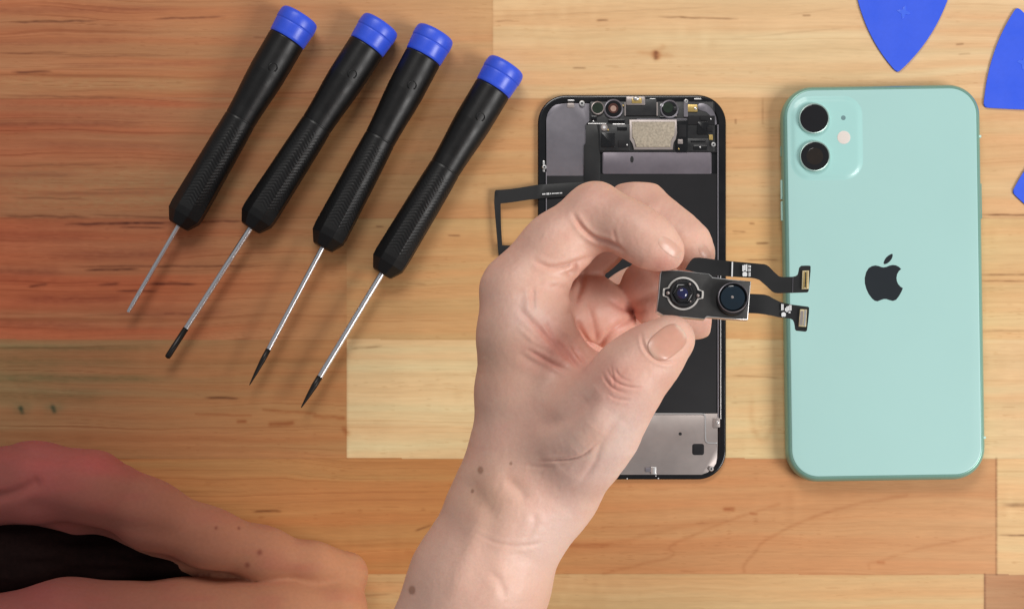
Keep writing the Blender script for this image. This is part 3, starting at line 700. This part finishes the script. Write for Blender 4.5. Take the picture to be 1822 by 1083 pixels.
    tiny('slot', [(1667,306),(1677,306),(1672,462),(1661,462)], zz+.82, zz+.97, M['black'], cn)
    zl = ZM-2.2
    cn2 = tiny('connector', [(1616,682),(1686,684),(1676,862),(1602,856)], zl, zl+.9, M['connector'], l, .15)
    tiny('contact_row', [(1660,690),(1680,690),(1670,852),(1650,852)], zl+.85, zl+1.0, M['bead'], cn2)
    tiny('slot', [(1620,700),(1650,700),(1640,846),(1610,842)], zl+.85, zl+.95, M['plate2'], cn2)
    # printed marks: tiny apple outline and rows of code
    def apple(x, y, r, par, z):
        pts = []
        for i in range(28):
            a = 2*math.pi*i/28; rr = r*(1 - 0.16*math.exp(-((a-math.pi/2)/.3)**2) - .1*math.exp(-((a-3*math.pi/2)/.3)**2) - .3*math.exp(-(min(a, 2*math.pi-a)/.35)**2))
            pts.append((x - rr*math.sin(a)*1.0, y + rr*math.cos(a)))
        plate('printed_emblem', T(pts), z-.05, z+.03, M['white'], par)
    zt = zz+1.15
    apple(1055, 330, 26, u, zt)
    for (x0, y0, x1, y1) in ((1030,238,1045,300),(1048,232,1062,292),(1066,230,1080,300),(1092,236,1100,262),(1104,240,1116,262),(1092,272,1100,302),(1104,272,1114,298),(1094,312,1102,352),(1105,308,1113,350)):
        tiny('printed_mark', [(x0,y0),(x1,y0),(x1,y1),(x0,y1)], zt-.05, zt+.03, M['white'], u)
    zt = zl+.75
    apple(1448, 738, 25, l, zt)
    for (x0, y0, x1, y1) in ((1424,630,1436,696),(1438,632,1448,692),(1462,670,1474,702),(1476,656,1488,712),(1490,650,1502,700),(1506,640,1516,700),(1518,640,1528,696),(1498,708,1518,722)):
        tiny('printed_mark', [(x0,y0),(x1,y0),(x1,y1),(x0,y1)], zt-.05, zt+.03, M['white'], l)
    return root
module()

# ---------------------------------------------------------------- hands: implicit surfaces meshed with surface nets
def smin(a, b, k):
    h = np.maximum(k - np.abs(a-b), 0)/k
    return np.minimum(a, b) - h*h*k*0.25
def surface_nets(V, org, h):
    V = V.copy()
    for ax in range(3):
        sl = [slice(None)]*3
        for e in (0, -1): sl[ax] = e; V[tuple(sl)] = np.maximum(V[tuple(sl)], 0.3)
    s = V < 0
    c = np.zeros(tuple(n-1 for n in V.shape), np.int8)
    for a in (0, 1):
        for b in (0, 1):
            for d in (0, 1):
                c += s[a:V.shape[0]-1+a, b:V.shape[1]-1+b, d:V.shape[2]-1+d]
    act = (c > 0) & (c < 8)
    I = np.array(np.nonzero(act)).T; idx = np.full(act.shape, -1, np.int64); idx[act] = np.arange(len(I))
    acc = np.zeros((len(I), 3)); cnt = np.zeros(len(I))
    for ax in range(3):
        o1, o2 = [x for x in range(3) if x != ax]
        for a in (0, 1):
            for b in (0, 1):
                A_ = np.zeros(3, int); A_[o1] = a; A_[o2] = b; B_ = A_.copy(); B_[ax] = 1
                va = V[tuple((I+A_).T)]; vb = V[tuple((I+B_).T)]
                m = (va < 0) != (vb < 0); t = va[m]/(va[m]-vb[m])
                p = np.tile(A_.astype(float), (m.sum(), 1)); p[:, ax] = t
                acc[m] += p; cnt[m] += 1
    verts = org + h*(I + acc/cnt[:, None])
    faces = []
    for ax in range(3):
        o1, o2 = (ax+1) % 3, (ax+2) % 3
        sl0 = [slice(None)]*3; sl1 = [slice(None)]*3; sl0[ax] = slice(0, -1); sl1[ax] = slice(1, None)
        ch = s[tuple(sl0)] != s[tuple(sl1)]
        E = np.array(np.nonzero(ch)).T
        E = E[(E[:, o1] > 0) & (E[:, o2] > 0) & (E[:, o1] < V.shape[o1]-1) & (E[:, o2] < V.shape[o2]-1)]
        ins = s[tuple(E.T)]
        def cell(a, b):
            q_ = E.copy(); q_[:, o1] -= a; q_[:, o2] -= b; return idx[tuple(q_.T)]
        Q = np.stack([cell(1, 1), cell(0, 1), cell(0, 0), cell(1, 0)], 1)
        Q[~ins] = Q[~ins][:, ::-1]
        faces.append(Q)
    return verts, np.concatenate(faces)
def np_mesh(name, verts, quads):
    me = bpy.data.meshes.new(name)
    me.vertices.add(len(verts)); me.vertices.foreach_set('co', np.ascontiguousarray(verts, dtype=np.float32).ravel())
    me.loops.add(quads.size); me.loops.foreach_set('vertex_index', quads.astype(np.int32).ravel())
    me.polygons.add(len(quads)); me.polygons.foreach_set('loop_start', np.arange(len(quads), dtype=np.int32)*4)
    me.update(calc_edges=True); me.validate()
    return me
class Field:
    def __init__(self, lo, hi, h):
        self.h = h; self.lo = np.array(lo, float)
        n = [int((b-a)/h)+1 for a, b in zip(lo, hi)]
        self.x = (lo[0] + h*np.arange(n[0], dtype=np.float32))[:, None, None]
        self.y = (lo[1] + h*np.arange(n[1], dtype=np.float32))[None, :, None]
        self.z = (lo[2] + h*np.arange(n[2], dtype=np.float32))[None, None, :]
        self.n = n
    def cone(self, a, b):
        """a, b: (px, py, z mm, radius px)"""
        pa = P(*a[:3])*1000; pb = P(*b[:3])*1000; ra = R(a[3], a[2])*1000; rb = R(b[3], b[2])*1000
        d = pb-pa; l2 = max(d.length_squared, 1e-6)
        dx = self.x-pa.x; dy = self.y-pa.y; dz = self.z-pa.z
        t = np.clip((dx*d.x + dy*d.y + dz*d.z)/l2, 0, 1)
        return (np.sqrt((dx-t*d.x)**2 + (dy-t*d.y)**2 + (dz-t*d.z)**2) - (ra + (rb-ra)*t)).astype(np.float32)
    def chain(self, pts, k):
        f = None
        for i in range(len(pts)-1):
            g = self.cone(pts[i], pts[i+1]); f = g if f is None else smin(f, g, k)
        return f
def subdivided(me, levels=1):
    o = bpy.data.objects.new('tmp', me); SC.collection.objects.link(o)
    md = o.modifiers.new('s', 'SUBSURF'); md.levels = levels; md.render_levels = levels
    dg = bpy.context.evaluated_depsgraph_get(); ev = o.evaluated_get(dg)
    out = bpy.data.meshes.new_from_object(ev)
    bpy.data.objects.remove(o); bpy.data.meshes.remove(me)
    return out
def coords(me):
    v = np.empty(len(me.vertices)*3, np.float32); me.vertices.foreach_get('co', v); return v.reshape(-1, 3).astype(float)
def normals(me):
    v = np.empty(len(me.vertices)*3, np.float32); me.vertex_normals.foreach_get('vector', v); return v.reshape(-1, 3).astype(float)
def to_px(v):
    k = (H - v[:, 2])/H
    return FX + v[:, 0]/(S*k), FY - v[:, 1]/(S*k)

def holding_hand():
    lo = P(660, 1290, 60)*1000; hi = P(1330, 290, 60)*1000
    F = Field((-46, -78, 84), (62, 100, 206), 0.72)
    # forearm and palm
    palm = F.chain([(748,1290,150,126),(850,1040,158,119),(915,900,160,110),(930,815,160,97)], 5)
    palm = smin(palm, F.chain([(752,1290,128,122),(862,1040,132,112),(926,890,134,98)], 5), 5)
    palm = smin(palm, F.chain([(936,835,160,92),(935,700,163,84),(936,600,165,80),(932,530,165,72)], 5), 5)      # index metacarpal
    palm = smin(palm, F.chain([(958,830,140,84),(962,560,142,66),(955,500,145,56)], 5), 6)
    palm = smin(palm, F.chain([(992,820,118,84),(1006,600,116,66)], 5), 8)
    palm = smin(palm, F.chain([(1020,800,104,76),(1060,600,100,62)], 5), 8)
    # thenar and thumb
    th = F.chain([(985,850,160,94),(1030,790,174,83),(1062,752,180,78),(1098,702,186,66),(1125,664,189,60),(1158,634,190,51.5),(1193,604,187.5,44)], 5)
    palm = smin(palm, F.cone((955,700,160,60), (1060,700,168,60)), 8)
    # web of skin between thumb and index
    web = F.chain([(930,590,168,52),(985,660,163,48),(1040,690,168,50)], 10)
    palm = smin(palm, web, 9)
    body = smin(palm, th, 8)
    idx = F.chain([(916,510,165,53.5),(988,440,167,51.5),(1059,383,168,54.5)], 8)
    idx = smin(idx, F.chain([(1059,383,168,53.5),(1108,401,174,42),(1142,420,177,40)], 6), 4)
    idx = smin(idx, F.chain([(1142,419,177,40.5),(1168,438,178,38),(1184,450,178,31)], 5), 5)
    mid = F.chain([(935,500,146,52),(1050,436,148,46),(1134,371,150,49.5)], 8)
    mid = smin(mid, F.chain([(1134,371,150,48.5),(1168,398,156,43),(1200,417,160,39)], 6), 4)
    mid = smin(mid, F.chain([(1200,417,160,39),(1224,438,163,38),(1238,456,164,32)], 5), 4)
    rng = F.chain([(1010,590,118,50),(1125,522,108,38),(1214,470,118,35)], 6)
    rng = smin(rng, F.chain([(1214,470,118,35),(1214,487,138,37),(1148,508,150,44)], 6), 6)
    pky = F.chain([(1040,600,106,50),(1190,520,108,40),(1240,548,128,39)], 8)
    pky = smin(pky, F.chain([(1240,548,128,39),(1236,556,146,39.5),(1165,548,152,36)], 6), 6)
    fg = smin(idx, mid, 1.2); fg = smin(fg, rng, 1.2); fg = smin(fg, pky, 1.2)
    V = smin(body, fg, 6.5)
    V = smin(V, F.chain([(1000,560,154,54),(1056,546,150,49),(1090,580,146,42)], 5), 2.5)      # fleshy palm behind the thumb
    verts, quads = surface_nets(V, F.lo, F.h)
    me = np_mesh('hand_and_forearm', verts*.001, quads)
    me = subdivided(me, 1)
    co = coords(me)
    # two rounds of relaxation are not needed; carve creases and raise tendons in the photograph's own layout
    nr = normals(me); px, py = to_px(co); z = co[:, 2]*1000
    facing = np.clip(nr[:, 2]*2.5 + 0.3, 0, 1)
    disp = np.zeros(len(co)); red = np.zeros(len(co)); darkm = np.zeros(len(co))
    C1 = lambda L_: [(820+u/2.708, 300+v/2.7075) for u, v in L_]
    C3 = lambda L_: [(680+u/2.561, 660+v/2.561) for u, v in L_]
    def crease(pts, w, depth, rd=0.5, zmin=150, zmax=999):
        pts = smooth_path(pts, 2, False)
        d, t = poly_dist(px, py, pts); tap = np.clip(np.minimum(t, 1-t)*4 + 0.1, 0, 1)
        m = (z > zmin) & (z < zmax); g = np.exp(-(d/w)**2)*tap*facing*m
        disp[:] += -depth*g + 0.35*depth*np.exp(-((d-2.4*w)/(1.3*w))**2)*tap*facing*m
        red[:] += rd*np.exp(-(d/(2.2*w))**2)*tap*m
    def swell(pts, w, hgt, zmin=140):
        d, t = poly_dist(px, py, pts); disp[:] += hgt*np.exp(-(d/w)**2)*np.clip(np.minimum(t, 1-t)*3+.1, 0, 1)*facing*(z > zmin)
    # index finger
    crease(C1([(540,215),(560,255),(600,305),(650,340),(700,350),(750,372),(790,405)]), 3.4, .85, .55, 160)
    crease(C1([(735,290),(740,330),(762,370)]), 2.6, .22, .3, 160)
    crease(C1([(350,440),(385,462),(430,480),(500,470),(560,450),(640,420)]), 3.8, .6, .45, 155)
    crease(C1([(505,515),(545,490),(560,455)]), 3.2, .7, .5, 150)
    # folds of the web between thumb and index
    crease(C1([(275,668),(310,708),(370,765),(440,840),(505,905),(585,966)]), 4.8, .55, 1.1, 150)
    swell(C1([(330,640),(400,700),(480,770),(560,850)]), 7, .5); swell(C1([(450,560),(500,620),(520,700)]), 15, .9); swell(C1([(270,760),(350,830),(430,880)]), 5, .35); swell(C1([(560,480),(555,560),(530,640)]), 6, .4)
    crease(C1([(310,865),(380,905),(450,945),(520,975)]), 3.6, .55, .8, 150)
    crease(C1([(400,730),(430,785),(452,820)]), 2.8, .35, .5, 150)
    crease(C1([(455,820),(500,870),(560,955)]), 2.8, .35, .5, 150)
    crease(C1([(545,700),(565,760),(610,830),(655,885)]), 3.6, .7, .6, 120)
    crease(C1([(530,850),(565,895),(600,945)]), 3.0, .55, .5, 140)
    crease(C1([(600,470),(585,560),(560,620),(545,690)]), 4.5, .5, .3, 120)
    crease(C1([(350,570),(345,630),(352,690)]), 4.5, .5, .25, 150)
    crease(C1([(650,885),(700,800),(790,735),(860,705)]), 4.2, .6, .5, 90)
    crease(C1([(600,640),(640,740),(655,860)]), 5.0, .4, .4, 90, 175)
    crease(C1([(700,620),(760,660),(830,690),(900,680)]), 4.8, .5, .5, 90, 170)
    crease(C1([(270,880),(340,930),(430,960),(480,1010)]), 7, .35, .25, 150)
    # thumb joint
    crease([(1071,662),(1079,680),(1094,694),(1118,700)], 2.0, .22, .28, 165)
    crease([(1080,656),(1088,672),(1102,684),(1126,690),(1142,688)], 1.9, .26, .25, 165)
    crease([(1092,652),(1099,666),(1112,676),(1128,679)], 1.8, .16, .22, 165)
    crease([(1080,700),(1096,710),(1122,712)], 2.2, .18, .2, 165)
    crease([(1086,648),(1090,662),(1093,690)], 1.8, .15, .2, 165)
    crease([(1141,592),(1144,614),(1156,634),(1180,645),(1204,643)], 2.4, .42, .4, 170)       # nail fold
    # wrist and forearm
    crease(C3([(720,412),(800,405),(860,398),(930,370),(990,310)]), 2.4, .42, .3, 140)
    crease(C3([(560,490),(605,520),(640,560),(650,600)]), 9, .42, .1, 140)
    crease(C3([(380,470),(420,560),(470,620),(530,655)]), 18, .8, .08, 140)
    crease(C3([(640,425),(720,440),(800,430)]), 3.2, .14, .12, 140)
    crease(C3([(430,740),(520,785),(640,800),(740,775)]), 3.4, .16, .15, 140)
    crease(C3([(700,640),(690,720),(640,780)]), 6.0, .22, .08, 140)
    crease(C3([(1100,190),(1040,260),(990,330),(970,420),(890,520)]), 5.0, .32, .15, 140)
    crease(C3([(700,250),(780,240),(860,190),(980,90)]), 16, 1.2, .2, 150)
    crease(C3([(480,900),(540,960),(560,1040)]), 7.0, .3, .06, 140)
    # raised tendons and pads
    swell(C3([(500,1083),(540,820),(575,640),(610,540)]), 20, .4)
    swell(C3([(300,1083),(420,760),(470,560)]), 18, .5)
    swell([(955,510),(948,550),(955,590)], 15, .55); swell([(955,595),(985,620),(1010,650)], 8, .45)
    swell([(1085,730),(1040,790),(1000,830)], 26, 1.2); swell([(960,500),(1005,500),(1028,520)], 10, .8)
    disp += 0.018*vnoise((px+py*.4)/5, (py-px*.4)/11, 84) + 0.03*vnoise(px/8, py/8, 81) + 0.05*vnoise(px/24+3, py/21, 82) + 0.10*vnoise(px/60, py/55, 83)
    co2 = co + nr*(disp[:, None]*.001)
    me.vertices.foreach_set('co', co2.astype(np.float32).ravel()); me.update()
    # colour that belongs to the skin: pink joints, creases, fingertips; pale inner wrist; two moles
    base = np.array(lin(224, 180, 160)); pink = np.array(lin(216, 146, 130)); pale = np.array(lin(232, 203, 191)); tan = np.array(lin(205, 160, 134))
    def blob(x, y, r): return np.exp(-(((px-x)/r)**2 + ((py-y)/r)**2))
    rdm = 0.42*np.clip(red, 0, 1.3) + .30*blob(1060,640,60) + .30*blob(990,610,40) + .32*blob(1095,680,32) + .25*blob(1150,510,50) + .30*blob(1180,470,26) + .28*blob(1255,560,32) + .18*blob(1060,350,40) + .05*blob(1050,540,60) + .3*blob(1120,565,40)
    rdm += 0.08*vnoise(px/24 + py/60, py/20 - px/50, 91) + .10*vnoise(px/64+py/90, py/52, 92) + .06*vnoise(px/8+py/20, py/7, 93) + .05*vnoise(px/4, py/4+px/9, 94) + .10 - .14*np.clip((py-780)/250, 0, 1)
    rdm = np.clip(rdm, 0, .85)[:, None]
    plm = np.clip(blob(1110,800,90) + .6*blob(1000,960,80) + .5*blob(930,560,30) + .5*blob(970,570,22), 0, .9)[:, None]
    tnm = np.clip(.7*blob(860,880,60) + .5*blob(870,650,70) + .5*blob(1060,780,40), 0, .7)[:, None]
    colr = base*(1-plm) + pale*plm; colr = colr*(1-tnm) + tan*tnm; colr = colr*(1-rdm) + pink*rdm
    for x, y, r in ((855,836,4.2),(733,1049,5.0),(838,872,2.2),(909,824,2.0)):
        m = np.clip(1.3*np.exp(-(((px-x)/r)**2 + ((py-y)/(r*1.3))**2)**1.2), 0, .55)[:, None]
        colr = colr*(1-m) + np.array(lin(120, 70, 44))*m
    at = me.attributes.new('tint', 'FLOAT_COLOR', 'POINT')
    at.data.foreach_set('color', np.c_[colr, np.ones(len(colr))].ravel())
    o = link('person', me, M['skin'])
    tag(o, 'bare left hand and forearm reaching in from the bottom, pinching the camera part', 'person')
    # nails follow the surface of the finger
    bvh = BVHTree.FromPolygons([Vector(v) for v in co2[:, :3]], [tuple(p.vertices) for p in me.polygons])
    eye = Vector((0, 0, H))
    def nail(cx, cy, a, b, ang, lift=.45, power=2.4, tone=(206,154,134), edge=.55):
        ca, sa = math.cos(ang), math.sin(ang); n = 44; rings = []
        for rr, lf in ((1.0,-.35),(.97,.18),(.9,.34),(.75,.42),(.5,.47),(.25,.5),(.02,.5)):
            ring = []
            for i in range(n):
                t = 2*math.pi*i/n; c_, s_ = math.cos(t), math.sin(t)
                ux = a*rr*math.copysign(abs(c_)**(2/power), c_); uy = b*rr*math.copysign(abs(s_)**(2/power), s_)
                x = cx + ux*ca - uy*sa; y = cy + ux*sa + uy*ca
                d = (P(x, y, 0) - eye).normalized(); hit, nn, _, _ = bvh.ray_cast(eye, d)
                if hit is None: hit = P(x, y, 178); nn = Vector((0, 0, 1))
                ring.append(hit + Vector((0, 0, 1))*(lf*lift*2*.001)*.5 + nn*(lf*lift*.001))
            rings.append(ring)
        me_n = loft('nail', [[tuple(v) for v in r_] for r_ in rings], True, False)
        cols = []
        for rr in (1.0, .97, .9, .75, .5, .25, .02):
            for i in range(n):
                u_ = rr*math.cos(2*math.pi*i/n); v_ = rr*math.sin(2*math.pi*i/n)
                tipm = edge*min(max((u_ - .74)/.12, 0), 1); lun = math.exp(-((u_+.95)/.28)**2-(v_/.5)**2)
                cc = [lin(*tone)[k]*(1-tipm)*(1-.35*lun) + lin(232,210,190)[k]*(tipm + .35*lun*(1-tipm)) for k in range(3)]
                cols += [*cc, 1.0]
        me_n.attributes.new('tint', 'FLOAT_COLOR', 'POINT').data.foreach_set('color', cols)
        c = link('nail', me_n, M['nail'], o); c.matrix_parent_inverse = Matrix.Identity(4); c.location = (0, 0, 0)
    nail(1187, 609, 37, 26, math.radians(-38), .26, 2.8)
    nail(1192, 440, 25, 12, math.radians(40), .05, 2.6, (214,166,146), .25)
    nail(1254, 449, 15, 9, math.radians(60), .04, 2.6, (214,166,146), .2)
    return o
holding_hand()

def resting_hand():
    F = Field((-226, -82, 1), (-40, 44, 62), 1.1)
    f = F.chain([(-60,868,34,70),(60,858,38,67),(165,868,38,64),(270,918,34,58),(370,955,29,50),(470,985,24,42),(560,1003,19,34),(622,1014,14,26)], 6)
    f = smin(f, F.chain([(-60,935,18,50),(120,925,18,44),(300,985,12,38),(430,1010,10,36),(610,1022,9,28)], 6), 10)
    lo_ = F.chain([(-80,1170,28,104),(120,1128,27,95),(330,1112,24,81),(500,1100,20,70),(596,1092,17,60)], 6)
    f = smin(f, lo_, 1.5)
    f = smin(f, F.chain([(400,1035,11,34),(500,1042,12,42),(600,1045,12,40)], 6), 6)
    verts, quads = surface_nets(f, F.lo, F.h)
    me = subdivided(np_mesh('resting_hand', verts*.001, quads), 1)
    co = coords(me); nr = normals(me); px, py = to_px(co)
    disp = .6*vnoise(px/90, py/50, 5) + .12*vnoise(px/40, py/26, 6)
    for pts, w, dp in (([(-20,888),(30,876),(62,858)], 11, 1.6), ([(60,905),(160,935),(300,950)], 22, 1.2), ([(20,795),(60,812),(110,818)], 8, .5),
                       ([(150,800),(190,808),(225,822)], 6, .4)):
        d, t = poly_dist(px, py, smooth_path(pts, 2, False)); disp -= dp*np.exp(-(d/w)**2)
    co += nr*(disp[:, None]*.001); me.vertices.foreach_set('co', co.astype(np.float32).ravel()); me.update()
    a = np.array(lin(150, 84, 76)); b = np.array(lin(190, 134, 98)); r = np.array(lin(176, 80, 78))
    u = np.clip(px/560 - .15, 0, 1)[:, None]; col = a*(1-u) + b*u  # skin darkened towards the left end, its shade put into the colour
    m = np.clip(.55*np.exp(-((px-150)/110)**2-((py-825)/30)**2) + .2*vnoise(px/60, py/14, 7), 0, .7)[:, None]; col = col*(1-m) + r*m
    for x, y, rr in ((462,982,4),(440,1004,4),(424,940,2.5),(384,939,2.5)):
        m = np.clip(np.exp(-((px-x)/rr)**2-((py-y)/rr)**2), 0, .6)[:, None]; col = col*(1-m) + np.array(lin(120, 52, 42))*m
    at = me.attributes.new('tint', 'FLOAT_COLOR', 'POINT'); at.data.foreach_set('color', np.c_[col, np.ones(len(col))].ravel())
    o = link('person', me, M['skin_matt'])
    tag(o, 'dim reddish hand and forearm resting on the wood in the lower left corner', 'person')
    # added near-black filler painting the shade in the hollow between the two masses
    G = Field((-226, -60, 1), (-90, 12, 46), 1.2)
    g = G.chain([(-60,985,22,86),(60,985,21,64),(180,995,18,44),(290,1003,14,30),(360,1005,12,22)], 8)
    v, qd = surface_nets(g, G.lo, G.h); me2 = np_mesh('hollow_shade', v*.001, qd)
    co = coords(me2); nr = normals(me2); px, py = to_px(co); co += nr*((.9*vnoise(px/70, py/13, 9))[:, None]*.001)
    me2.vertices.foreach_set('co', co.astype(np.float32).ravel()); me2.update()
    c = link('hollow_shade', me2, M['shade_fill'], o); c.location = (0, 0, 0)
    return o
resting_hand()
